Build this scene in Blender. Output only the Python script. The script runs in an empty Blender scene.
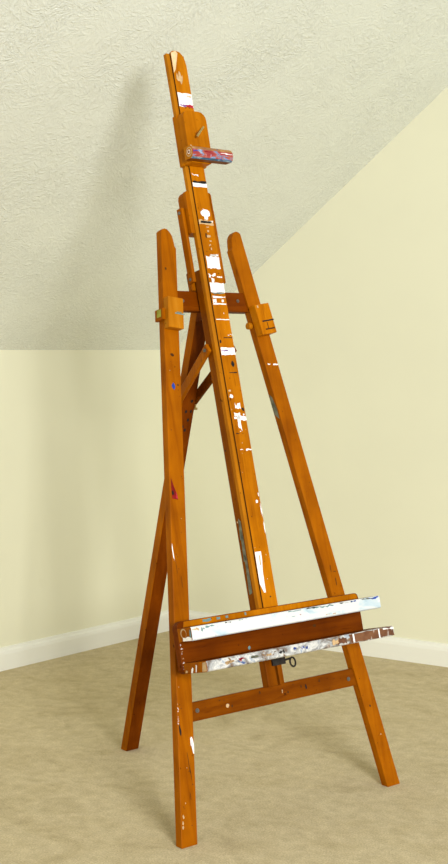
import bpy, bmesh, math, random
from mathutils import Vector, Matrix
random.seed(7)
C = bpy.context.scene.collection
R = math.radians
TH = R(14.0)                       # lean of the front frame

# ------------------------------------------------------------------ materials
def new_mat(name):
    m = bpy.data.materials.new(name); m.use_nodes = True
    nt = m.node_tree
    return m, nt, nt.nodes['Principled BSDF']

def N(nt, kind, **kw):
    n = nt.nodes.new(kind)
    for k, v in kw.items(): setattr(n, k, v)
    return n

def ramp(nt, stops, interp='LINEAR'):
    r = N(nt, 'ShaderNodeValToRGB'); e = r.color_ramp.elements
    r.color_ramp.interpolation = interp
    while len(e) < len(stops): e.new(0.5)
    for el, (p, c) in zip(e, stops):
        el.position = p; el.color = (*c, 1)
    return r

def noise(nt, vec, scale, detail=4, rough=.55, dist=0):
    n = N(nt, 'ShaderNodeTexNoise')
    n.inputs['Scale'].default_value = scale; n.inputs['Detail'].default_value = detail
    n.inputs['Roughness'].default_value = rough; n.inputs['Distortion'].default_value = dist
    nt.links.new(vec, n.inputs['Vector'])
    return n

def mapping(nt, vec, scale=(1, 1, 1), rot=(0, 0, 0), loc=(0, 0, 0)):
    m = N(nt, 'ShaderNodeMapping')
    m.inputs['Scale'].default_value = scale; m.inputs['Rotation'].default_value = rot
    m.inputs['Location'].default_value = loc
    nt.links.new(vec, m.inputs['Vector'])
    return m.outputs[0]

def mix(nt, fac, a, b, mode='MIX'):
    x = N(nt, 'ShaderNodeMix', data_type='RGBA', blend_type=mode)
    for s, v in ((0, fac), (6, a), (7, b)):
        if hasattr(v, 'links') or isinstance(v, bpy.types.NodeSocket): nt.links.new(v, x.inputs[s])
        elif s == 0: x.inputs[0].default_value = v
        else: x.inputs[s].default_value = (*v, 1)
    return x.outputs[2]

def bump(nt, bsdf, h, strength, dist):
    b = N(nt, 'ShaderNodeBump'); b.inputs['Strength'].default_value = strength
    b.inputs['Distance'].default_value = dist
    nt.links.new(h, b.inputs['Height']); nt.links.new(b.outputs[0], bsdf.inputs['Normal'])

def wood(name, axis, dark, mid_, light, rough=.42, offset=0.0):
    m, nt, b = new_mat(name)
    co = N(nt, 'ShaderNodeTexCoord').outputs['Object']
    sc = [38, 38, 38]; sc[axis] = 2.2
    v = mapping(nt, co, sc, loc=(offset, offset * .7, offset * 1.3))
    n1 = noise(nt, v, 1.0, 6, .6, .6)
    r = ramp(nt, [(.22, dark), (.5, mid_), (.8, light)])
    nt.links.new(n1.outputs[0], r.inputs[0])
    n2 = noise(nt, co, 9, 3, .5)                        # blotchy varnish
    r2 = ramp(nt, [(.3, (.76, .70, .64)), (.62, (1.06, 1.05, 1.03))])
    nt.links.new(n2.outputs[0], r2.inputs[0])
    c = mix(nt, 1.0, r.outputs[0], r2.outputs[0], 'MULTIPLY')
    sc2 = [170, 170, 170]; sc2[axis] = 14               # thin dark pores and scratches
    n3 = noise(nt, mapping(nt, co, sc2), 1.0, 2, .5)
    r3 = ramp(nt, [(.25, (.55, .45, .4)), (.36, (1, 1, 1))])
    nt.links.new(n3.outputs[0], r3.inputs[0])
    c = mix(nt, .6, c, r3.outputs[0], 'MULTIPLY')
    n4 = noise(nt, co, 55, 2, .5)                       # specks of grime
    r4 = ramp(nt, [(.24, (.25, .2, .15)), (.29, (1, 1, 1))])
    nt.links.new(n4.outputs[0], r4.inputs[0])
    c = mix(nt, .8, c, r4.outputs[0], 'MULTIPLY')
    nt.links.new(c, b.inputs['Base Color'])
    b.inputs['Roughness'].default_value = rough
    b.inputs['Specular IOR Level'].default_value = .04
    bump(nt, b, n1.outputs[0], .12, .002)
    return m

WD, WM, WL = (.22, .053, .0), (.33, .092, .0), (.42, .130, .001)
M = {}
M['wood_t'] = wood('orange varnished wood upright', 2, WD, WM, WL)
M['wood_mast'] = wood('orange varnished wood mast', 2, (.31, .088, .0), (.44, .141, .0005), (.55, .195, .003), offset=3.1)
M['wood_s'] = wood('orange varnished wood crosswise', 0, (.13, .029, .0), (.195, .048, .0), (.26, .072, .001), offset=5.2)
M['wood_red_shaded'] = wood('reddish varnished wood with shade mixed in', 0, (.11, .020, .0), (.165, .034, .0), (.22, .050, .001), offset=8.2)  # shade on the tray board below the ledge is mixed into this colour
M['wood_back_shaded'] = wood('rear leg wood with shade mixed in', 2, (.11, .020, .0), (.165, .034, .0), (.22, .050, .001), offset=2.2)  # shade on the rear leg's front is mixed into this colour
M['wood_rail_shaded'] = wood('varnished rail wood with shade mixed in', 2, (.14, .032, .0), (.21, .055, .0), (.29, .085, .001), offset=6.4)  # darkened to put shade into the left-facing rail sides
M['wood_light'] = wood('lighter worn wood', 2, (.32, .10, .001), (.43, .15, .004), (.50, .20, .012), offset=1.4)

def plain(name, col, rough=.5, metal=0, var=.0, vscale=60):
    m, nt, b = new_mat(name)
    co = N(nt, 'ShaderNodeTexCoord').outputs['Object']
    n = noise(nt, co, vscale, 3)
    lo = tuple(max(0, c * (1 - var)) for c in col); hi = tuple(min(1, c * (1 + var)) for c in col)
    r = ramp(nt, [(.3, lo), (.7, hi)]); nt.links.new(n.outputs[0], r.inputs[0])
    nt.links.new(r.outputs[0], b.inputs['Base Color'])
    b.inputs['Roughness'].default_value = rough; b.inputs['Metallic'].default_value = metal; b.inputs['Specular IOR Level'].default_value = .12
    return m
M['white'] = plain('white oil paint', (.90, .89, .87), .45, var=.06)
M['black'] = plain('black paint and grime', (.015, .014, .013), .5)
M['red'] = plain('dark red paint', (.20, .008, .006), .4, var=.4)
M['crimson'] = plain('crimson paint', (.42, .02, .04), .4, var=.3)
M['purple'] = plain('purple paint', (.22, .10, .28), .4, var=.4)
M['blue'] = plain('blue paint', (.02, .06, .33), .4, var=.3)
M['teal'] = plain('grey teal paint', (.16, .27, .27), .5, var=.2)
M['greygreen'] = plain('grey green smear', (.16, .16, .11), .5, var=.4)
M['green'] = plain('olive green paint', (.30, .30, .04), .5, var=.2)
M['pale'] = plain('bare chipped wood', (.72, .53, .30), .7, var=.12, vscale=90)
M['smear'] = plain('pale smear on wood', (.55, .37, .19), .6, var=.15, vscale=90)
M['steel'] = plain('dull steel', (.16, .15, .13), .45, .6, .2, 90)
M['brass'] = plain('worn brass', (.52, .40, .16), .35, 1, .25, 120)
M['iron'] = plain('dark iron', (.05, .045, .04), .45, .7, .3, 90)
M['groove'] = plain('dark groove', (.075, .026, .004), .7, var=.3)

def painted_edge(name, stops, scale, axis_scale=(1, 1, 1), stops2=None):
    m, nt, b = new_mat(name)
    co = N(nt, 'ShaderNodeTexCoord').outputs['Object']
    n = noise(nt, mapping(nt, co, axis_scale), scale, 4, .6, .8)
    r = ramp(nt, stops); nt.links.new(n.outputs[0], r.inputs[0])
    c = r.outputs[0]
    nb = noise(nt, mapping(nt, co, (1, 1, 1), loc=(3, 7, 1)), 42, 3, .6, .5)
    rb = ramp(nt, [(.60, (0, 0, 0)), (.66, (1, 1, 1))]); nt.links.new(nb.outputs[0], rb.inputs[0])
    nc = noise(nt, mapping(nt, co, (1, 1, 1), loc=(9, 2, 4)), 16, 2)
    rc = ramp(nt, stops2 or [(.35, (.03, .08, .25)), (.48, (.10, .10, .09)), (.58, (.25, .12, .04)), (.66, (.55, .52, .46))])
    nt.links.new(nc.outputs[0], rc.inputs[0])
    c = mix(nt, rb.outputs[0], c, rc.outputs[0])
    nt.links.new(c, b.inputs['Base Color']); b.inputs['Roughness'].default_value = .5
    bump(nt, b, n.outputs[0], .5, .003)
    return m
M['edge_white'] = painted_edge('thick white paint on ledge edge',
    [(.20, (.22, .36, .44)), (.36, (.50, .62, .68)), (.47, (.68, .71, .70)), (.8, (.74, .73, .70))], 9, (1, 1, 2),
    [(.40, (.75, .82, .86)), (.50, (.85, .85, .82)), (.62, (.62, .75, .82)), (.7, (.35, .16, .07))])
M['edge_mixed'] = painted_edge('dried mixed paint on ledge edge',
    [(.30, (.10, .05, .03)), (.40, (.20, .17, .15)), (.49, (.36, .37, .37)), (.57, (.66, .65, .61)), (.66, (.28, .34, .42)), (.76, (.55, .55, .53))], 22, (1, 1, 1.5))
M['edge_brown'] = painted_edge('brown stained ledge edge',
    [(.3, (.07, .022, .006)), (.5, (.14, .046, .012)), (.68, (.21, .085, .03))], 14, (1, 1, 1.2),
    [(.40, (.50, .42, .36)), (.55, (.10, .05, .03)), (.66, (.30, .14, .07))])
M['roll'] = painted_edge('red and blue dried paint on ledge edge',
    [(.34, (.26, .015, .015)), (.47, (.36, .04, .04)), (.53, (.40, .12, .06)), (.60, (.10, .22, .45)), (.70, (.55, .55, .56))], 30, (1, 1, 2.4),
    [(.40, (.02, .06, .36)), (.50, (.30, .10, .40)), (.6, (.86, .84, .8))])

M['roll_brown'] = painted_edge('brown and white dried paint', [(.3, (.22, .08, .02)), (.5, (.34, .14, .03)), (.62, (.45, .22, .07)), (.7, (.75, .70, .62))], 24, (1, 1, 2))
M['edge_dark'] = painted_edge('blue and green dark dried paint', [(.3, (.02, .05, .05)), (.48, (.03, .12, .25)), (.58, (.25, .38, .45)), (.7, (.6, .66, .7))], 26, (1, 1, 2))
# ------------------------------------------------------------------ mesh helpers
class Mesh:
    """vertices in (s, n, t): across the easel, out of the front frame, up the frame"""
    def __init__(self, mats):
        self.v, self.f, self.mi, self.mats, self.fix = [], [], [], list(mats), []
    def slot(self, key):
        if key not in self.mats: self.mats.append(key)
        return self.mats.index(key)
    def prism(self, poly, n0, n1, key=None, front=None, sides=None):
        """poly of (s,t) anticlockwise seen from the front, from n0 (back) to n1 (front)"""
        k = self.slot(key) if key else 0
        fk = self.slot(front) if front else k
        b = len(self.v); m = len(poly)
        for s, t in poly: self.v.append([s, n1, t])
        for s, t in poly: self.v.append([s, n0, t])
        self.f.append([b + i for i in range(m)]); self.mi.append(fk)
        self.f.append([b + m + i for i in reversed(range(m))]); self.mi.append(k)
        for i in range(m):
            j = (i + 1) % m
            self.f.append([b + i, b + m + i, b + m + j, b + j])
            self.mi.append(self.slot(sides[i]) if sides and sides.get(i) else k)
        return b, m
    def box(self, s0, s1, n0, n1, t0, t1, key=None, front=None, sides=None):
        return self.prism([(s0, t0), (s1, t0), (s1, t1), (s0, t1)], n0, n1, key, front, sides)
    def profile(self, poly, s0, s1, key=None, fronts=()):
        """poly of (n,t), extruded across s; edges listed in fronts get (index -> material)"""
        k = self.slot(key) if key else 0
        fr = dict(fronts); b = len(self.v); m = len(poly)
        for n, t in poly: self.v.append([s0, n, t])
        for n, t in poly: self.v.append([s1, n, t])
        self.f.append([b + i for i in reversed(range(m))]); self.mi.append(self.slot(fr['left']) if 'left' in fr else k)
        self.f.append([b + m + i for i in range(m)]); self.mi.append(self.slot(fr['right']) if 'right' in fr else k)
        for i in range(m):
            j = (i + 1) % m
            self.f.append([b + i, b + j, b + m + j, b + m + i]); self.mi.append(self.slot(fr[i]) if i in fr else k)
    def daub(self, s0, s1, t0, t1, n, key, jag=.15, seg=6, cut=0.0, axis='n'):
        """an irregular lick of paint lying on a face at depth n"""
        k = self.slot(key); pts = []
        w, h = s1 - s0, t1 - t0
        def j(a): return random.uniform(-a, a)
        for i in range(seg + 1):
            pts.append((s0 + w * i / seg, t0 + h * (jag * random.random() + cut * random.random())))
        pts.append((s1 - w * jag * .3 * random.random(), t0 + h * (.5 + j(.15))))
        for i in range(seg + 1):
            pts.append((s1 - w * i / seg, t1 - h * (jag * random.random() + cut * random.random())))
        pts.append((s0 + w * jag * .3 * random.random(), t0 + h * (.5 + j(.15))))
        b = len(self.v)
        for s, t in pts:
            self.v.append([n, -s, t] if axis == 's' else [s, n, t])   # axis 's': on a left side face
        self.f.append(list(range(b, b + len(pts)))); self.mi.append(k)
    def blob(self, s, t, rs, rt, n, key, m=9, rag=.25):
        k = self.slot(key); b = len(self.v)
        for i in range(m):
            a = 2 * math.pi * i / m; q = 1 + random.uniform(-rag, rag)
            self.v.append([s + rs * q * math.cos(a), n, t + rt * q * math.sin(a)])
        self.f.append(list(range(b, b + m))); self.mi.append(k)
    def poly(self, pts, n, key):
        b = len(self.v)
        for s, t in pts: self.v.append([s, n, t])
        self.f.append(list(range(b, b + len(pts)))); self.mi.append(self.slot(key))
    def tube(self, a, bb, r, key=None, seg=12, r2=None):
        a, bb = Vector(a), Vector(bb); d = (bb - a).normalized()
        u = d.orthogonal().normalized(); w = d.cross(u); b = len(self.v); k = self.slot(key) if key else 0
        for p, rr in ((a, r), (bb, r if r2 is None else r2)):
            for i in range(seg):
                x = 2 * math.pi * i / seg; q = p + u * rr * math.cos(x) + w * rr * math.sin(x); self.v.append(list(q))
        self.f.append([b + i for i in reversed(range(seg))]); self.mi.append(k)
        self.f.append([b + seg + i for i in range(seg)]); self.mi.append(k)
        for i in range(seg):
            j = (i + 1) % seg
            self.f.append([b + i, b + j, b + seg + j, b + seg + i]); self.mi.append(k)
    def ring(self, c, r, rr, ax, key=None, seg=20, ss=8, arc=2 * math.pi, a0=0):
        c = Vector(c); ax = Vector(ax).normalized(); u = ax.orthogonal().normalized(); w = ax.cross(u)
        k = self.slot(key) if key else 0; b = len(self.v); full = arc > 6.28
        n_ = seg if full else seg + 1
        for i in range(n_):
            x = a0 + arc * i / seg; d = u * math.cos(x) + w * math.sin(x)
            for q in range(ss):
                y = 2 * math.pi * q / ss
                self.v.append(list(c + d * (r + rr * math.cos(y)) + ax * rr * math.sin(y)))
        for i in range(seg):
            i2 = (i + 1) % n_
            for q in range(ss):
                q2 = (q + 1) % ss
                self.f.append([b + i * ss + q, b + i2 * ss + q, b + i2 * ss + q2, b + i * ss + q2]); self.mi.append(k)
    def build(self, name, parent, tilt=True, bevel=.0015, smooth=False, loc=None, rot=None):
        me = bpy.data.meshes.new(name)
        me.from_pydata([(s, -n, t) for s, n, t in self.v], [], self.f)
        for k in self.mats: me.materials.append(M[k])
        for p, i in zip(me.polygons, self.mi): p.material_index = i; p.use_smooth = smooth
        bm = bmesh.new(); bm.from_mesh(me)
        solids = [f for f in bm.faces if all(not e.is_boundary for e in f.edges)]
        if solids: bmesh.ops.recalc_face_normals(bm, faces=solids)
        flat = [f for f in bm.faces if any(e.is_boundary for e in f.edges)]
        for f in flat:
            f.normal_update()
            if f.normal.y > .3 or f.normal.x > .9: f.normal_flip()
        bm.to_mesh(me); bm.free()
        o = bpy.data.objects.new(name, me); C.objects.link(o)
        o.parent = parent
        if tilt: o.rotation_euler = (-TH, 0, 0)
        if loc: o.location = loc
        if rot: o.rotation_euler = rot
        if bevel:
            md = o.modifiers.new('soft edges', 'BEVEL'); md.width = bevel; md.segments = 2
            md.limit_method = 'ANGLE'; md.angle_limit = R(35)
        return o

def child_of(o, part):
    """re-parent a tilted part below another tilted part"""
    o.rotation_euler = (0, 0, 0); o.parent = part
    return o

# ------------------------------------------------------------------ the room
CORNER = Vector((-0.2197, 5.8766, 0)); TURN = Matrix.Rotation(R(32.96), 3, 'Z')
def W(x, y, z=0): return TURN @ (Vector((x, y, z)) - CORNER)      # survey frame -> room frame (gable wall along +x)
KH = 1.25                                     # knee wall height = slope start
SL = .787                                     # rise of the slope per metre along the gable wall
DL = TURN @ Vector((-.6414, -.7672, 0))       # along the knee wall, towards the camera
DR = Vector((1, 0, 0))
NL = Vector((-DL.y, DL.x, 0)); NL = NL if NL.x > 0 else -NL

def structure(name, verts, faces, mat):
    me = bpy.data.meshes.new(name); me.from_pydata([tuple(v) for v in verts], [], faces); me.materials.append(mat)
    bm = bmesh.new(); bm.from_mesh(me); bmesh.ops.recalc_face_normals(bm, faces=bm.faces); bm.to_mesh(me); bm.free()
    o = bpy.data.objects.new(name, me); C.objects.link(o); o['kind'] = 'structure'
    return o
def slab(name, poly, off, mat):
    n = len(poly); v = [Vector(p) for p in poly] + [Vector(p) + Vector(off) for p in poly]
    f = [list(range(n)), list(range(2 * n - 1, n - 1, -1))] + [[i, (i + 1) % n, n + (i + 1) % n, n + i] for i in range(n)]
    return structure(name, v, f, mat)

def wall_mat(name, col, strength=.05):
    m, nt, b = new_mat(name)
    co = N(nt, 'ShaderNodeTexCoord').outputs['Object']
    n = noise(nt, co, 1.3, 3); r = ramp(nt, [(.3, tuple(c * .975 for c in col)), (.7, tuple(min(1, c * 1.02) for c in col))])
    nt.links.new(n.outputs[0], r.inputs[0])
    n2 = noise(nt, co, 7, 3); r2 = ramp(nt, [(.2, (.93, .92, .90)), (.3, (1, 1, 1))]); nt.links.new(n2.outputs[0], r2.inputs[0])
    nt.links.new(mix(nt, .7, r.outputs[0], r2.outputs[0], 'MULTIPLY'), b.inputs['Base Color'])
    b.inputs['Roughness'].default_value = .75; b.inputs['Specular IOR Level'].default_value = .2
    h = noise(nt, co, 220, 2); bump(nt, b, h.outputs[0], strength, .002)
    return m
WALL = wall_mat('cream wall paint', (.785, .775, .59))

def ceiling_mat():
    m, nt, b = new_mat('brushed plaster ceiling')
    co = N(nt, 'ShaderNodeTexCoord').outputs['Object']
    hs = []
    for sc, off in ((17, 0), (25, 4.3)):
        wob = noise(nt, co, 6, 2)
        add = N(nt, 'ShaderNodeMix', data_type='RGBA', blend_type='LINEAR_LIGHT'); add.inputs[0].default_value = .05
        nt.links.new(mapping(nt, co, loc=(off, off, off)), add.inputs[6]); nt.links.new(wob.outputs['Color'], add.inputs[7])
        vo = N(nt, 'ShaderNodeTexVoronoi'); vo.inputs['Scale'].default_value = sc
        nt.links.new(add.outputs[2], vo.inputs['Vector'])
        sep = N(nt, 'ShaderNodeSeparateColor'); nt.links.new(vo.outputs['Color'], sep.inputs[0])
        ang = N(nt, 'ShaderNodeMath', operation='MULTIPLY'); ang.inputs[1].default_value = 6.283
        nt.links.new(sep.outputs[0], ang.inputs[0])
        vr = N(nt, 'ShaderNodeVectorRotate', rotation_type='AXIS_ANGLE'); vr.inputs['Axis'].default_value = (-.618, 0, .786)
        nt.links.new(co, vr.inputs['Vector']); nt.links.new(ang.outputs[0], vr.inputs['Angle'])
        st = noise(nt, mapping(nt, vr.outputs[0], (30, 105, 52)), 1.0, 3, .6, .4)
        r = ramp(nt, [(.46, (0, 0, 0)), (.80, (1, 1, 1))]); nt.links.new(st.outputs[0], r.inputs[0])
        hs.append(r.outputs[0])
    h = N(nt, 'ShaderNodeMath', operation='MAXIMUM'); nt.links.new(hs[0], h.inputs[0]); nt.links.new(hs[1], h.inputs[1])
    patch = noise(nt, co, 3.2, 3, .6); pr = ramp(nt, [(.36, (.45, .45, .45)), (.62, (1, 1, 1))]); nt.links.new(patch.outputs[0], pr.inputs[0])
    hm = N(nt, 'ShaderNodeMath', operation='MULTIPLY'); nt.links.new(h.outputs[0], hm.inputs[0]); nt.links.new(pr.outputs[0], hm.inputs[1])
    n = noise(nt, co, 1.6, 3); r = ramp(nt, [(.3, (.76, .787, .72)), (.7, (.79, .817, .755))]); nt.links.new(n.outputs[0], r.inputs[0])
    nt.links.new(r.outputs[0], b.inputs['Base Color'])
    b.inputs['Roughness'].default_value = .16; b.inputs['Specular IOR Level'].default_value = 1.0
    bump(nt, b, hm.outputs[0], .88, .004)
    return m
CEIL = ceiling_mat()

def carpet_mat():
    m, nt, b = new_mat('beige cut pile carpet')
    co = N(nt, 'ShaderNodeTexCoord').outputs['Object']
    v = mapping(nt, co, (1.0, 1.25, 1), rot=(0, 0, R(-60)))
    big = noise(nt, v, 4.2, 4, .6, 1.2)
    r = ramp(nt, [(.28, (.47, .380, .200)), (.42, (.55, .455, .252)), (.58, (.60, .505, .295)), (.75, (.50, .41, .22))])
    nt.links.new(big.outputs[0], r.inputs[0])
    mid_ = noise(nt, co, 26, 4, .65); r2 = ramp(nt, [(.3, (.84, .82, .79)), (.7, (1.08, 1.08, 1.09))]); nt.links.new(mid_.outputs[0], r2.inputs[0])
    c = mix(nt, 1, r.outputs[0], r2.outputs[0], 'MULTIPLY')
    fine = noise(nt, co, 210, 3, .7); r3 = ramp(nt, [(.3, (.70, .68, .64)), (.7, (1.18, 1.18, 1.18))]); nt.links.new(fine.outputs[0], r3.inputs[0])
    c = mix(nt, 1, c, r3.outputs[0], 'MULTIPLY')
    nt.links.new(c, b.inputs['Base Color']); b.inputs['Roughness'].default_value = 1; b.inputs['Specular IOR Level'].default_value = .05
    b.inputs['Sheen Weight'].default_value = .15
    s = N(nt, 'ShaderNodeMath', operation='ADD'); nt.links.new(fine.outputs[0], s.inputs[0]); nt.links.new(mid_.outputs[0], s.inputs[1])
    bump(nt, b, s.outputs[0], .5, .006)
    return m
TRIM = wall_mat('white semi gloss trim paint', (.82, .82, .74), .02)

KL, GX = 5.6, 3.6                                  # lengths of the knee wall and the gable wall that can matter
kn = DL * KL
slab('floor', [(-.1, .1, 0), kn + Vector((-.1, 0, 0)), kn + Vector((GX + .4, 0, 0)), (GX, .1, 0)], (0, 0, -.1), carpet_mat())
slab('wall_left', [(0, 0, 0), kn, kn + Vector((0, 0, KH)), (0, 0, KH)], -NL * .1, WALL)
RX = 2.35
slab('wall_back', [(0, 0, 0), (GX, 0, 0), (GX, 0, KH + SL * RX), (RX, 0, KH + SL * RX), (0, 0, KH)], (0, .1, 0), WALL)
cn = DL.cross(Vector((1, 0, SL))).normalized(); cn = cn if cn.z > 0 else -cn
slab('ceiling', [(0, 0, KH), kn + Vector((0, 0, KH)), kn + Vector((RX, 0, KH + SL * RX)), (RX, 0, KH + SL * RX)], cn * .1, CEIL)

def baseboard(name, a, d, inward, length):
    prof = [(0, 0), (.016, 0), (.016, .062), (.013, .074), (.008, .080), (.006, .088), (0, .090)]
    v = []
    for k in (0, length):
        for q, z in prof: v.append(Vector(a) + d * k + inward * q + Vector((0, 0, z)))
    n = len(prof)
    f = [list(range(n)), list(range(2 * n - 1, n - 1, -1))] + [[i, (i + 1) % n, n + (i + 1) % n, n + i] for i in range(n)]
    return structure(name, v, f, TRIM)
baseboard('baseboard_left', (0, 0, 0), DL, NL, KL)
baseboard('baseboard_back', (0, 0, 0), DR, Vector((0, -1, 0)), GX)

# ------------------------------------------------------------------ the easel
root = bpy.data.objects.new('easel', None); C.objects.link(root)
root.location = W(.18866, 3.48053); root.rotation_euler = (0, 0, R(39.24 + 32.96))
root.empty_display_size = .2
root['label'] = 'paint-spattered orange wooden A-frame easel standing on the beige carpet'
root['category'] = 'easel'

TN = math.tan(TH)
LW, LD = .050, .024                                # front leg width and depth
def leg_x(side, t): return (-.355 + .143 * t) if side < 0 else (.388 - .166 * t)
def front_leg(side):
    m = Mesh(['wood_t'])
    k = .143 if side < 0 else .166
    LT = 1.637 if side < 0 else 1.643
    ca = math.cos(math.atan(k)); sa = math.sin(math.atan(k)); lean = 1 if side < 0 else -1
    def P(w, t): return (leg_x(side, t) + w / ca, t)
    inn = 1 if side < 0 else -1                    # inner side
    h = LW / 2
    pts = [(-inn * h, 0), (inn * h, 0), (inn * h, LT - .058), (inn * (h - .005), LT - .050), (inn * (h - .007), LT - .040),
           (inn * (h - .012), LT - .022), (inn * (h - .020), LT - .010), (inn * (h - .029), LT - .002), (inn * (-h + .013), LT), (inn * (-h + .005), LT - .002), (-inn * h, LT - .007)]
    poly = [P(w, t) for w, t in pts]
    if side > 0: poly = [poly[0]] + poly[:0:-1]
    b, n = m.prism(poly, -LD, 0)
    for i in range(len(m.v)):
        if m.v[i][2] == 0: m.v[i][2] = -m.v[i][1] * TN     # foot cut flat to the floor
    return m
E_ = .0007
mL = front_leg(-1)
def on_leg(m, side, w, t): return leg_x(side, t) + w
# licks and spots of paint on the left leg
for w, t, rw, rt, key in ((-.001, 1.187, .006, .010, 'blue'), (-.002, 1.275, .006, .005, 'groove'), (.014, 1.19, .003, .003, 'groove'),
                          (-.018, .285, .003, .016, 'black'), (.020, .245, .004, .022, 'white'), (.016, .25, .0025, .012, 'white'),
                          (-.014, 1.52, .003, .004, 'groove'), (.006, .20, .0008, .03, 'groove'), (.012, .17, .0008, .02, 'groove'),
                          (-.012, .70, .0007, .02, 'groove'), (.004, .66, .0006, .015, 'groove'), (.008, .12, .0008, .012, 'groove')):
    mL.blob(on_leg(mL, -1, w, t), t, rw, rt, E_, key)
x0 = lambda t, w: (leg_x(-1, t) + w, t)
mL.poly([x0(.882, -.018), x0(.878, .001), x0(.893, -.002), x0(.915, -.012), x0(.938, -.0205), x0(.91, -.0205)], E_, 'red')
mL.poly([x0(.882, -.006), x0(.880, .0005), x0(.892, -.0025), x0(.90, -.006)], E_ * 1.6, 'crimson')
mL.blob(leg_x(-1, .895) - .016, .897, .003, .006, E_ * 2, 'black')
mL.daub(leg_x(-1, .74) - .0235, leg_x(-1, .74) - .0205, .715, .765, E_, 'white', .3, 4)
for t in (.352, .341, .334, .322, .316, .311, .303): mL.daub(leg_x(-1, t) - .0245, leg_x(-1, t) - .0235 + random.uniform(.001, .0035), t - random.uniform(.001, .005), t + random.uniform(.001, .006), E_, random.choice(['white', 'smear', 'white']), .5, 4, .3)
for t in (.05, .075, .06): mL.blob(leg_x(-1, t) - .02 + random.uniform(-.003, .006), t, .0025, .005, E_, 'smear')
for i in range(26):
    t = random.uniform(.03, 1.3); mL.blob(on_leg(mL, -1, random.uniform(-.02, .02), t), t, random.uniform(.0007, .0016), random.uniform(.0008, .003), E_, random.choice(['groove', 'black', 'smear']), 6)
legL = mL.build('leg', root); legL['label'] = 'left front leg with a dark red paint mark'

mR = front_leg(1)
def xr(t, w): return leg_x(1, t) + w
mR.daub(xr(1.245, -.016), xr(1.245, -.006), 1.243, 1.249, E_, 'white', .4, 4)
mR.daub(xr(1.245, .004), xr(1.245, .024), 1.2425, 1.2485, E_, 'white', .3, 5)
for w, t, rw, rt, key in ((-.004, .235, .003, .003, 'black'), (.006, .15, .0018, .002, 'smear'), (.004, .60, .0016, .012, 'groove'), (.010, .63, .006, .0012, 'groove'), (-.002, .64, .0012, .010, 'groove')):
    mR.blob(xr(t, w), t, rw, rt, E_, key)
for i in range(16):
    t = random.uniform(.03, 1.2); mR.blob(xr(t, random.uniform(-.02, .02)), t, random.uniform(.0007, .0015), random.uniform(.0008, .002), E_, 'groove', 6)
b0 = len(mR.v)                                     # smudge on its inner side face
k = mR.slot('greygreen')
for n_, t in ((-.020, 1.10), (-.005, 1.085), (-.004, 1.115), (-.010, 1.15), (-.019, 1.16), (-.022, 1.13)):
    mR.v.append([leg_x(1, t) - (LW / 2) / math.cos(math.atan(.166)) - E_, n_, t])
mR.f.append(list(range(b0, b0 + 6))); mR.mi.append(k)
legR = mR.build('leg', root); legR['label'] = 'right front leg'

# crossbars between the legs
def crossbar(t0, t1, n0, n1, key):
    m = Mesh([key]); c = (LW / 2) / math.cos(.14)
    poly = [(leg_x(-1, t0) + c, t0), (leg_x(1, t0) - c, t0), (leg_x(1, t1) - c, t1), (leg_x(-1, t1) + c, t1)]
    m.prism(poly, n0, n1); return m
xb = crossbar(.300, .349, -.022, -.004, 'wood_s')
for s, t in ((-.05, .338), (.10, .33), (.05, .322), (-.15, .318), (.17, .335)): xb.blob(s, t, .003, .004, -.004 + E_, 'groove', 7)
xb.blob(.118, .326, .0035, .006, -.004 + E_, 'black'); xb.blob(.03, .328, .002, .005, -.004 + E_, 'smear'); xb.blob(-.165, .322, .007, .005, -.004 + E_, 'smear')
for i in range(14): xb.blob(random.uniform(-.26, .26), random.uniform(.304, .345), random.uniform(.001, .003), random.uniform(.0008, .0015), -.004 + E_, 'groove', 6)
low = xb.build('crossbar', root); low['label'] = 'lower crossbar between the front legs'
xt = crossbar(1.402, 1.459, -.027, -.0045, 'wood_red_shaded')
top = xt.build('crossbar', root); top['label'] = 'upper crossbar behind the mast'
def bolt(s, t, n, parent, r=.006, axis=(0, 1, 0), key='steel', h=.0035):
    m = Mesh([key]); a = Vector((s, n, t)); ax = Vector(axis)
    m.tube(a, a + ax * h * .4, r, seg=14); m.tube(a + ax * h * .3, a + ax * h, r * .8, seg=14, r2=r * .45)
    return child_of(m.build('bolt', parent, tilt=False, bevel=0), parent)
bolt(-.266, .326, -.004, low); bolt(.282, .322, -.004, low)
bolt(-.106, 1.430, -.0045, top, .005); bolt(.094, 1.434, -.0045, top, .005)

# the mast: a stepped slide running in front of two rails
def xc(t): return -.007 - .0137 * (t - .58)
HW = .026
MT = 2.155
mm = Mesh(['wood_mast'])
def strip(m, a, b, t0, t1, n0, n1, key=None, top=None, front=None, sides=None):
    poly = [(xc(t0) + a, t0), (xc(t0) + b, t0)]
    if top: poly += [(xc(t1) + q, z) for q, z in top]
    else: poly += [(xc(t1) + b, t1), (xc(t1) + a, t1)]
    return m.prism(poly, n0, n1, key, front, sides)
rtop = [(HW, MT - .042), (HW - .003, MT - .026), (HW - .009, MT - .012), (HW - .018, MT - .003), (-.006, MT), (-.018, MT - .002), (-HW, MT - .008)]
strip(mm, -HW, HW, .52, MT, .0425, .048, None, rtop, None, {8: 'groove'})
strip(mm, -HW - .0115, HW, .52, MT - .01, .029, .042, 'wood_light')
strip(mm, -HW + .0015, HW - .0015, .53, MT - .02, .0418, .0428, 'groove')
FN = .048 + E_
def on(f0, f1, t0, t1, key, jag=.15, seg=6, cut=0.0, lift=0):
    x = xc((t0 + t1) / 2); mm.daub(x + f0 * HW, x + f1 * HW, t0, t1, FN + lift, key, jag, seg, cut)
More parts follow.
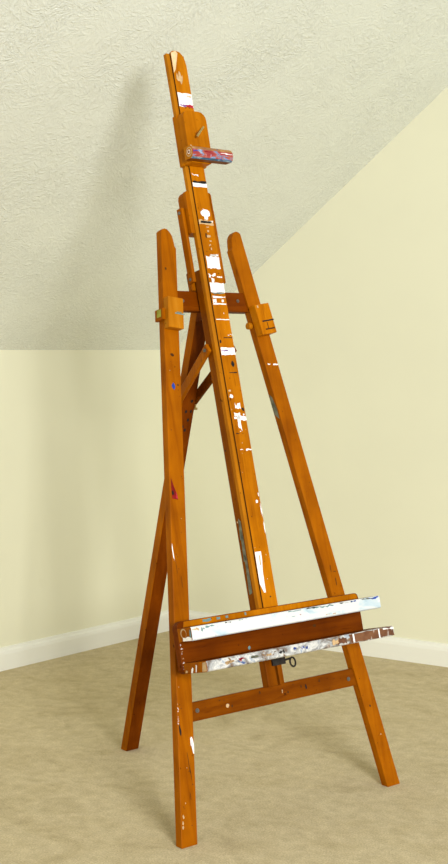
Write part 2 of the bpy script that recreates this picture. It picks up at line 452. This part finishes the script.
# (left fraction, right fraction, bottom, top, paint)
mm.poly([(xc(2.1) - .0255, 2.085), (xc(2.1) - .017, 2.097), (xc(2.1) - .002, 2.147), (xc(2.1) - .008, MT - .001), (xc(2.1) - .0255, MT - .009)], FN, 'pale')
on(-.75, .1, 2.048, 2.098, 'smear', .3, 6, .3)
on(-1, .96, 1.985, 2.028, 'white', .06); on(-.1, .96, 1.983, 1.995, 'crimson', .3, lift=.0004); on(-.9, .1, 1.985, 1.993, 'purple', .4, lift=.0003)
on(.2, .9, 2.016, 2.022, 'smear', .4, lift=.0005)
on(-.9, .0, 1.778, 1.790, 'white', .4, 5, .3); on(-.95, .98, 1.758, 1.768, 'black', .35, lift=.0003); on(-1, 1, 1.748, 1.761, 'white', .12)
mm.blob(xc(1.675) + .002, 1.672, .017, .011, FN, 'white', 11, .12); on(-.15, .35, 1.650, 1.668, 'white', .2, 5, .2)
on(-.8, .75, 1.642, 1.650, 'black', .3, lift=.0004); on(-1, 1, 1.636, 1.654, 'smear', .25)
on(.5, .95, 1.646, 1.650, 'white', .3, lift=.0004)
for t in (1.628, 1.615, 1.60, 1.588, 1.575, 1.563): on(-.15 + random.uniform(-.1, .2), .1 + random.uniform(0, .3), t, t + random.uniform(.003, .010), 'smear', .4, 4)
mm.blob(xc(1.607) - .008, 1.607, .003, .007, FN, 'groove')
on(-.85, .95, 1.508, 1.548, 'white', .12, 8); on(-.3, .95, 1.540, 1.556, 'white', .4, 6, .5)
on(-.9, .1, 1.482, 1.498, 'white', .3, 6, .3); on(.2, .95, 1.484, 1.489, 'white', .3); on(-.6, -.2, 1.470, 1.484, 'white', .3)
on(-.95, .98, 1.440, 1.470, 'white', .08, 8); on(-.95, .9, 1.435, 1.445, 'teal', .5, 7, .4, .0003)
on(-.9, .95, 1.424, 1.432, 'white', .3, 6, .2); on(-.9, -.4, 1.410, 1.424, 'white', .3); on(.3, .6, 1.412, 1.422, 'white', .3)
on(-.95, .9, 1.4060, 1.4105, 'white', .3); on(-.9, .95, 1.3611, 1.3660, 'white', .3, 7, .3)
on(.35, .98, 1.3140, 1.3248, 'white', .35, 5, .5); on(-.3, .9, 1.3101, 1.3130, 'black', .3)
mm.blob(xc(1.3002) - .021, 1.3002, .003, .005, FN, 'black')
on(-.95, .98, 1.2610, 1.2845, 'white', .10, 8); on(-.9, .1, 1.2718, 1.2757, 'purple', .4, lift=.0004); on(-.5, .0, 1.2747, 1.2777, 'black', .4, lift=.0005)
mm.blob(xc(1.2360) + .010, 1.2360, .0055, .009, FN, 'black', 10, .2); on(-.3, .8, 1.2101, 1.2134, 'black', .3)
mm.blob(xc(1.1580) - .018, 1.1607, .005, .003, FN, 'smear'); mm.blob(xc(1.1451) - .015, 1.1451, .006, .006, FN, 'white', 9, .35)
on(-.3, .45, 1.1052, 1.1284, 'white', .3, 6, .2); on(-.7, .1, 1.0782, 1.09, 'white', .25, 6, .2); on(-.6, .25, 1.0866, 1.10, 'white', .3)
on(-.3, .15, 1.0400, 1.0959, 'white', .35, 3); on(.0, .98, 1.0744, 1.0894, 'white', .25)
mm.blob(xc(1.1080) + .019, 1.1080, .004, .006, FN, 'black'); on(.6, .8, 1.0894, 1.0959, 'white', .3)
on(-.8, -.3, 1.0383, 1.0415, 'black', .4); on(.0, .3, 1.0391, 1.0408, 'groove', .4)
on(-.6, -.2, .9939, .9964, 'white', .3); on(.2, .98, .9900, .9973, 'white', .3, 5, .2)
on(.35, .65, .842, .856, 'white', .35, 3); on(.82, .99, .80, .85, 'white', .3, 8, .3); on(.87, .99, .752, .80, 'white', .3, 6, .3); on(.8, .9, .86, .875, 'white', .3)
mm.poly([(xc(.65) - .0255, .625), (xc(.65) - .0255, .712), (xc(.65) - .004, .712), (xc(.65) - .004, .69), (xc(.65) - .008, .66), (xc(.65) - .009, .60), (xc(.65) - .015, .60)], FN, 'white')
mm.poly([(xc(.69) - .014, .675), (xc(.69) - .010, .675), (xc(.69) - .009, .70), (xc(.69) - .013, .705)], FN + .0004, 'smear')
mm.blob(xc(.587) + .004, .587, .0025, .0025, FN, 'black')
for i in range(40):
    t = random.uniform(.6, 2.0); mm.blob(xc(t) + random.uniform(-.022, .022), t, random.uniform(.0006, .0018), random.uniform(.0006, .002), FN, random.choice(['groove', 'groove', 'smear', 'white']), 6)
mast = mm.build('mast', root, bevel=.001); mast['label'] = 'central mast striped with white paint'

RT = 1.512
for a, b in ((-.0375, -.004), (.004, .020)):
    m = Mesh(['wood_rail_shaded'])
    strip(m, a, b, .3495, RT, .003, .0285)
    if a < 0:
        for t0, t1 in ((.60, .70), (.69, .76), (.75, .80)):
            bq = len(m.v); kk = m.slot('greygreen')
            for n_, t in ((.012, t0), (.026, t0 + .004), (.027, t1), (.018, t1 + .01)): m.v.append([xc(t) + a - E_, n_, t])
            m.f.append(list(range(bq, bq + 4))); m.mi.append(kk)
        for t in (1.00, .80):
            bq = len(m.v); kk = m.slot('pale' if t < .9 else 'black')
            for i in range(7): m.v.append([xc(t) + a - E_, .012 + .002 * math.cos(i * .9), t + .003 * math.sin(i * .9)])
            m.f.append(list(range(bq, bq + 7))); m.mi.append(kk)
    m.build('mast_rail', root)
# joint board closing the rails, below the guide
m = Mesh(['wood_t']); strip(m, -.046, .036, 1.461, 1.514, -.022, -.0045); m.build('joint_board', root)

# guide block with its two straps
m = Mesh(['wood_t'])
GB0, GB1 = 1.614, 1.741
x = xc(1.66)
def arch(a, b, t0, t1, rl, rr):
    pts = [(a, t0 + rl * .3), (a + rl * .3, t0), (b - rr * .3, t0), (b, t0 + rr * .3)]
    for i in range(5):
        q = i / 4 * math.pi / 2; pts.append((b - rr + rr * math.cos(q), t1 - rr + rr * math.sin(q)))
    for i in range(5):
        q = math.pi / 2 + i / 4 * math.pi / 2; pts.append((a + rl + rl * math.cos(q), t1 - rl + rl * math.sin(q)))
    return pts
m.prism(arch(x - .052, x + .040, GB0, GB1, .022, .016), .004, .0285)
m.prism(arch(x - .052, x - .0385, GB0, GB1 - .004, .007, .007), .0280, .0405)
m.prism(arch(x + .0265, x + .040, GB0, GB1 - .004, .008, .008), .0280, .0405)
gb = m.build('guide_block', root, bevel=.002)
for a, b in ((-.064, -.0525), (.0405, .054)):
    m = Mesh(['wood_t'])
    poly = [(xc(1.48) + a, 1.476), (xc(1.48) + b, 1.476), (xc(1.69) + b, 1.692), (xc(1.69) + a, 1.692)]
    m.prism(poly, .004, .028)
    st = m.build('guide_strap', root, bevel=.003)
    if a < 0:
        for t in (1.486, 1.678): bolt(xc(t) + a, t, .016, st, .005, (-1, 0, 0))

# canvas clamp at the top of the mast
m = Mesh(['wood_mast'])
x = xc(1.88)
CB0, CB1 = 1.808, 1.961
m.prism(arch(x - .045, x + .036, CB0, CB1, .020, .024), .0486, .080)
m.prism(arch(x - .045, x - .0380, CB0, CB1 - .003, .0033, .0033), .030, .049)
m.prism(arch(x + .0265, x + .036, CB0, CB1 - .003, .0045, .0045), .030, .049)
m.blob(x - .036, 1.85, .004, .01, .080 + E_, 'smear')
clamp = m.build('canvas_clamp', root, bevel=.003); clamp['label'] = 'upper canvas clamp on the mast'
m = Mesh(['wood_s'])
T0 = 1.810
prof = [(.0802, T0), (.106, T0 - .003), (.113, T0), (.117, T0 + .010), (.117, T0 + .021), (.112, T0 + .030), (.103, T0 + .035), (.0802, T0 + .036)]
m.profile(prof, x - .063, x + .082, None, {1: 'edge_dark', 2: 'roll', 3: 'roll', 4: 'roll_brown', 'left': 'wood_light', 'right': 'blue'})
m.daub(x + .035, x + .080, T0 + .013, T0 + .019, .117 + E_, 'white', .4, 6, .3); m.daub(x + .025, x + .070, T0 + .0105, T0 + .0145, .117 + E_ * 1.5, 'crimson', .4, 6, .3)
m.daub(x - .030, x + .005, T0 + .014, T0 + .020, .117 + E_, 'red', .4, 6, .3); m.daub(x - .060, x - .045, T0 + .010, T0 + .020, .117 + E_, 'blue', .4, 6, .3)
for r_, key in ((.0135, 'smear'), (.0105, 'wood_light'), (.006, 'white'), (.004, 'wood_s')):
    bq = len(m.v); kk = m.slot(key)
    for i in range(14):
        q = i / 14 * 2 * math.pi; m.v.append([x - .063 - E_ * (2.4 - r_ * 100), .102 + r_ * math.cos(q), T0 + .0165 + r_ * math.sin(q)])
    m.f.append(list(range(bq, bq + 14))); m.mi.append(kk)
cl = m.build('ledge', root, bevel=.001); child_of(cl, clamp); cl['label'] = 'small ledge crusted with red and blue paint'
m = Mesh(['brass'])
m.tube((x - .009, .080, 1.893), (x - .008, .096, 1.894), .0035)
m.tube((x - .021, .095, 1.878), (x + .005, .100, 1.908), .0034, r2=.0026)
ts = m.build('thumb_screw', root, bevel=0); child_of(ts, clamp)

# tray across the front legs
m = Mesh(['wood_red_shaded'])
BL, BR, B0, B1 = -.345, .304, .428, .560
pts = [(BL + .006, B0), (BR, B0), (BR, B1 - .012)] + [(BR - .012 + .012 * math.cos(q), B1 - .012 + .012 * math.sin(q)) for q in (R(30), R(60), R(90))] + \
      [(BL + .018 - .018 * math.sin(q), B1 - .018 + .018 * math.cos(q)) for q in (R(0), R(30), R(60), R(90))] + [(BL, B0 + .008)]
m.prism(pts, .0486, .068)
for t in (.502, .492, .486, .480, .465, .455, .447, .440): m.daub(BL + .0025, BL + .004 + random.uniform(.0005, .005), t - random.uniform(.002, .006), t + random.uniform(.002, .006), .068 + E_, random.choice(['white', 'white', 'smear']), .5, 4, .4)
m.blob(-.10, .515, .02, .006, .068 + E_, 'groove'); m.blob(.12, .49, .006, .004, .068 + E_, 'groove'); m.blob(-.12, .463, .004, .005, .068 + E_, 'teal')
for s, w in ((-.262, .030), (-.215, .012), (-.185, .009), (-.12, .006)): m.daub(s, s + w, B1 - .012, B1 - .002, .0698 + E_, random.choice(['teal', 'black', 'teal']), .3, 5)
m.prism([(BL + .020, .5435), (BR - .004, .5435), (BR - .006, B1 - .006), (BR - .013, B1 - .0015), (BL + .024, B1 - .0015)], .0675, .0698, 'wood_mast')  # added brighter strip paints the light on the board above the ledge
tray = m.build('tray', root, bevel=.002); tray['label'] = 'paint-caked tray fixed across the front legs'
def ledge(s0, s1, t0, t1, n1, main, left, right, fl, ft):
    mm_ = Mesh(['wood_red_shaded'])
    pr = [(.0683, t0), (n1 - .004, t0), (n1, t0 + .003), (n1, t1 - .004), (n1 - .003, t1), (.0683, t1)]
    mm_.profile(pr, s0, s1, None, {2: main, 1: main, 3: ft or main, 'left': left, 'right': right})
    return mm_
L1N = .128
m = ledge(-.345, .329, .508, .543, L1N, 'edge_white', 'wood_t', 'white', None, 'edge_white')
# top face smears, pale swirl and licks on the left end
def left_end(m, s, pts, key, lift=1):
    bq = len(m.v)
    for n_, t in pts: m.v.append([s - E_ * lift, n_, t])
    m.f.append(list(range(bq, bq + len(pts)))); m.mi.append(m.slot(key))
ring_pts = lambda cn_, ct, r_: [(cn_ + r_ * math.cos(i / 14 * 6.283), ct + r_ * math.sin(i / 14 * 6.283)) for i in range(14)]
left_end(m, -.345, ring_pts(.094, .529, .0125), 'smear', 1); left_end(m, -.345, ring_pts(.096, .528, .0098), 'wood_t', 2)
left_end(m, -.345, [(.088, .510), (.126, .509), (.126, .518), (.11, .520), (.10, .517), (.09, .519)], 'white', 1.5)
left_end(m, -.345, [(.119, .518), (.126, .516), (.126, .538), (.121, .535)], 'teal', 1.8)
for s, w, t0, t1, key in ((-.343, .022, .530, .541, 'smear'), (-.30, .03, .533, .542, 'teal'), (-.315, .012, .524, .541, 'teal'), (-.235, .02, .537, .542, 'black'), (-.19, .015, .538, .542, 'teal'),
                          (.02, .006, .525, .530, 'red'), (-.01, .016, .5245, .527, 'teal'), (.10, .05, .533, .5425, 'teal'), (.17, .05, .535, .5428, 'black'), (.255, .05, .536, .5428, 'greygreen'), (.285, .04, .534, .5425, 'blue'), (.07, .03, .534, .5425, 'teal'),
                          (-.02, .05, .537, .542, 'teal'), (.045, .06, .538, .543, 'black'), (.14, .012, .512, .519, 'smear'), (.115, .015, .514, .518, 'smear'), (.215, .02, .536, .5425, 'blue')):
    m.daub(s, s + w, t0, t1, L1N + E_, key, .4, 6, .3)
o = m.build('ledge', root, bevel=.0015); child_of(o, tray); o['label'] = 'upper ledge thick with white paint'
L2N = .166
m = ledge(-.342, .324, .428, .455, L2N, 'edge_mixed', 'wood_t', 'white', None, 'edge_mixed')
m.daub(.150, .3235, .4285, .4545, L2N + E_, 'edge_brown', .1, 10)
m.daub(.280, .3238, .4445, .4550, L2N + E_ * 2, 'white', .4, 5, .3)
for s, w in ((.163, .006), (.262, .005)): m.daub(s, s + w, .4285, .455, L2N + E_ * 2.2, 'white', .1, 3)
m.daub(.085, .11, .432, .450, L2N + E_ * 2.2, 'smear', .4); m.daub(.10, .14, .430, .452, L2N + E_ * 1.6, 'edge_brown', .4)
for s, w, key in ((-.105, .02, 'black'), (-.055, .012, 'blue'), (-.028, .013, 'blue'), (-.012, .008, 'blue'), (-.20, .025, 'greygreen'), (-.15, .02, 'smear'), (-.285, .03, 'smear'), (-.24, .02, 'crimson')):
    m.daub(s, s + w, .432 + random.uniform(0, .006), .450, L2N + E_ * 2, key, .5, 6, .4)
for s in (-.342,):
    left_end(m, s, [(.098, .429), (.105, .429), (.110, .440), (.107, .443), (.101, .438)], 'white'); left_end(m, s, [(.117, .430), (.121, .430), (.126, .446), (.122, .449)], 'white')
    left_end(m, s, [(.074, .431), (.082, .430), (.086, .435), (.078, .437)], 'smear'); left_end(m, s, [(.145, .430), (.164, .430), (.164, .453), (.150, .452)], 'smear')
o = m.build('ledge', root, bevel=.0015); child_of(o, tray); o['label'] = 'lower ledge crusted with mixed paint'

# clamps on the front legs
def leg_clamp(side, t0, t1, n1):
    m = Mesh(['wood_light' if side < 0 else 'wood_mast']); k = .143 if side < 0 else -.166; h = .0255 if side < 0 else .0275
    xa = leg_x(side, (t0 + t1) / 2); tm = (t0 + t1) / 2
    def q(w, t): return (xa + (t - tm) * k + w, t - w * k * .9)
    m.prism([q(-h, t0), q(h, t0), q(h, t1), q(-h, t1)], .0006, n1)
    def bar(w0, w1, ta, tb, key):
        b = [q(w0, ta), q(w1, ta), q(w1, tb), q(w0, tb)]; m.poly(b, n1 + E_, key)
    if side < 0: bar(-.004, .028, tm - .004, tm - .0005, 'teal'); bar(.002, .018, tm - .002, tm + .003, 'greygreen')
    else: bar(-.016, .028, tm - .008, tm - .004, 'black'); bar(-.012, .024, tm - .032, tm - .028, 'groove'); bar(-.001, .001, tm - .028, tm - .010, 'groove'); bar(-.021, -.016, tm + .034, tm + .041, 'smear')
    o = m.build('leg_clamp', root, bevel=.002)
    c = Mesh(['wood_t' if side < 0 else 'wood_light'])
    e = xa - (LW / 2) / math.cos(.14)
    if side < 0:
        c.prism([q(-.0365, tm - .020), q(-.0258, tm - .020), q(-.0258, tm + .012), q(-.0365, tm + .012)], -.026, .010)
        bq = len(c.v); kk = c.slot('green')
        for n_, t in ((-.016, tm - .010), (.004, tm - .010), (.004, tm + .010), (-.014, tm + .012)): c.v.append([q(-.0365, t)[0] - E_ * 1.5, n_, t + .003])
        c.f.append(list(range(bq, bq + 4))); c.mi.append(kk)
    else:
        c.tube((e - .012, -.012, tm - .012), (e + .0005, -.012, tm - .012), .010, seg=16); 
    p = c.build('clip', root, bevel=.001); child_of(p, o)
    return o
leg_clamp(-1, 1.345, 1.432, .023)['label'] = 'clamp on the left leg with a grey smear'
leg_clamp(1, 1.330, 1.418, .030)['label'] = 'clamp on the right leg with a dark slot'

# rear leg, hinged behind the top crossbar
A = Vector((0, .767, 0)); B = Vector((0, .398, 1.385))
d = (B - A).normalized(); nrm = Vector((0, -d.z, d.y))            # towards the front
m = Mesh(['wood_back_shaded'])
hw, hd = .0235, .015
tan_ = d.y / d.z
verts = []
for (w, q) in ((-hw, hd), (hw, hd), (hw, -hd), (-hw, -hd)):
    p = A + nrm * q; p = p - d * (p.z / d.z); m.v.append([w, -p.y, p.z])
for (w, q) in ((-hw, hd), (hw, hd), (hw, -hd), (-hw, -hd)):
    p = B + nrm * q; m.v.append([w, -p.y, p.z])
m.f += [[0, 1, 2, 3], [7, 6, 5, 4], [0, 4, 5, 1], [1, 5, 6, 2], [2, 6, 7, 3], [3, 7, 4, 0]]; m.mi += [0, 0, 0, 0, 0, m.slot('wood_t')]  # left face painted as lit, the other faces carry shade in their colour
def back_face(w, z, r_, key):
    bq = len(m.v); p0 = A + d * (z / d.z) + nrm * (hd + E_)
    for i in range(8):
        a = i / 8 * 6.283; p = p0 + d * (r_ * 1.2 * math.sin(a)); m.v.append([w + r_ * math.cos(a), -p.y, p.z])
    m.f.append(list(range(bq, bq + 8))); m.mi.append(m.slot(key))
for w, z in ((.010, 1.105), (.012, 1.075), (.006, 1.05), (-.006, 1.075), (-.010, 1.03), (.0, 1.02)): back_face(w, z, .0042, 'black')
bl = m.build('leg', root, tilt=False, bevel=.002); bl['label'] = 'rear leg with shade painted into its front'
# hinge block between crossbar and rear leg
m = Mesh(['wood_back_shaded']); m.box(-.0225, .0225, -.064, -.0276, 1.385, 1.432); m.build('hinge_block', root)
m = Mesh(['iron']); m.box(-.018, .018, -.012, -.0045, 1.300, 1.345); m.build('hinge_plate', root)

# folding braces from the rails down to the rear leg
def fm(s, n, t): return Vector((s, -n * math.cos(TH) + t * math.sin(TH), n * math.sin(TH) + t * math.cos(TH)))
for side in (-1, 1):
    tp = 1.284
    a = fm(xc(tp) + side * .0446, .012, tp)
    zl = 1.105; b = A + d * (zl / d.z) + nrm * .002; b.x = side * .0298
    m = Mesh(['wood_t' if side < 0 else 'wood_s']); ax = (b - a).normalized(); a = a - ax * .014; b = b + ax * .018
    up = ax.cross(Vector((1, 0, 0))).normalized(); th = Vector((1, 0, 0)) * .0058; wd = up * .0135
    c8 = []
    for p in (a, b):
        for g, h in ((-1, -1), (1, -1), (1, 1), (-1, 1)): c8.append(p + th * g + wd * h)
    m.v = [[p.x, -p.y, p.z] for p in c8]
    m.f = [[0, 1, 2, 3], [7, 6, 5, 4], [0, 4, 5, 1], [1, 5, 6, 2], [2, 6, 7, 3], [3, 7, 4, 0]]; m.mi = [0] * 6
    br = m.build('brace', root, tilt=False, bevel=.003)
    for p, ln in ((a + ax * .014, .004), (b - ax * .018, .004 if side < 0 else .004)):
        q = Mesh(['steel' if ln < .005 else 'brass'])
        s0 = p.x + side * .0058
        q.tube((s0, -p.y, p.z), (s0 + side * ln, -p.y, p.z), .005, seg=12)
        if side < 0: q.build('bolt', br, tilt=False, bevel=0)
    if side > 0:                                   # screw end sticking down out of the right brace
        q = Mesh(['brass']); p = b - ax * .012
        e0 = p - up * -.0135 if (up.z < 0) else p - up * .0135
        q.tube((e0.x, -e0.y, e0.z + .002), (e0.x, -e0.y - .004, e0.z - .012), .003); q.tube((e0.x - .008, -e0.y - .004, e0.z - .012), (e0.x + .008, -e0.y - .004, e0.z - .012), .0035)
        q.build('wing_nut', br, tilt=False, bevel=0)

# iron catch and ring under the tray
m = Mesh(['iron'])
m.box(-.020, .026, .029, .035, .402, .420)
m.tube((.024, .034, .412), (.042, .036, .414), .003)
m.ring((.050, .036, .403), .0125, .0026, (.25, 1, .1))
m.build('ring_catch', root, bevel=0, smooth=False)['label'] = 'dark iron ring catch below the tray'

# ------------------------------------------------------------------ light
def area(name, loc, target, sx, sy, power, col):
    l = bpy.data.lights.new(name, 'AREA'); l.shape = 'RECTANGLE'; l.size = sx; l.size_y = sy; l.energy = power; l.color = col
    o = bpy.data.objects.new(name, l); C.objects.link(o); o.location = loc
    o.rotation_euler = (Vector(target) - Vector(loc)).to_track_quat('-Z', 'Y').to_euler(); return o
area('window_daylight', W(1.85, -1.95, 2.1), W(.0, 4.2, 1.2), 1.45, 1.3, 285, (1, .995, .965))
wd_ = bpy.data.worlds.new('fill_gradient'); bpy.context.scene.world = wd_; wd_.use_nodes = True
nt = wd_.node_tree; bg = nt.nodes['Background']
# added fill gradient, brighter from the right so left-facing sides stay darker
geo = N(nt, 'ShaderNodeTexCoord'); dot = N(nt, 'ShaderNodeVectorMath', operation='DOT_PRODUCT')
side = TURN @ Vector((.80, -.35, .30)).normalized()
dot.inputs[1].default_value = side; nt.links.new(geo.outputs['Generated'], dot.inputs[0])
rw = ramp(nt, [(.0, (.10, .10, .096)), (.55, (.24, .24, .23)), (1.0, (1.0, .995, .96))])
mr = N(nt, 'ShaderNodeMapRange'); mr.inputs[1].default_value = -1; mr.inputs[2].default_value = 1
nt.links.new(dot.outputs['Value'], mr.inputs[0]); nt.links.new(mr.outputs[0], rw.inputs[0])
nt.links.new(rw.outputs[0], bg.inputs[0]); bg.inputs[1].default_value = .56

# ------------------------------------------------------------------ camera
cam = bpy.data.cameras.new('camera'); co_ = bpy.data.objects.new('camera', cam); C.objects.link(co_)
co_.location = W(0, 0, 1.25)
pitch = math.atan(82 / 1320)
co_.rotation_euler = (R(90) - pitch, 0, R(32.96))
cam.sensor_fit = 'VERTICAL'; cam.sensor_height = 36; cam.lens = 36 * 1320 / 864
cam.clip_start = .05
sc = bpy.context.scene; sc.camera = co_
vs = sc.view_settings; vs.view_transform = 'Standard'; vs.look = 'None'; vs.gamma = 1; vs.use_curve_mapping = False; vs.exposure = 0.4
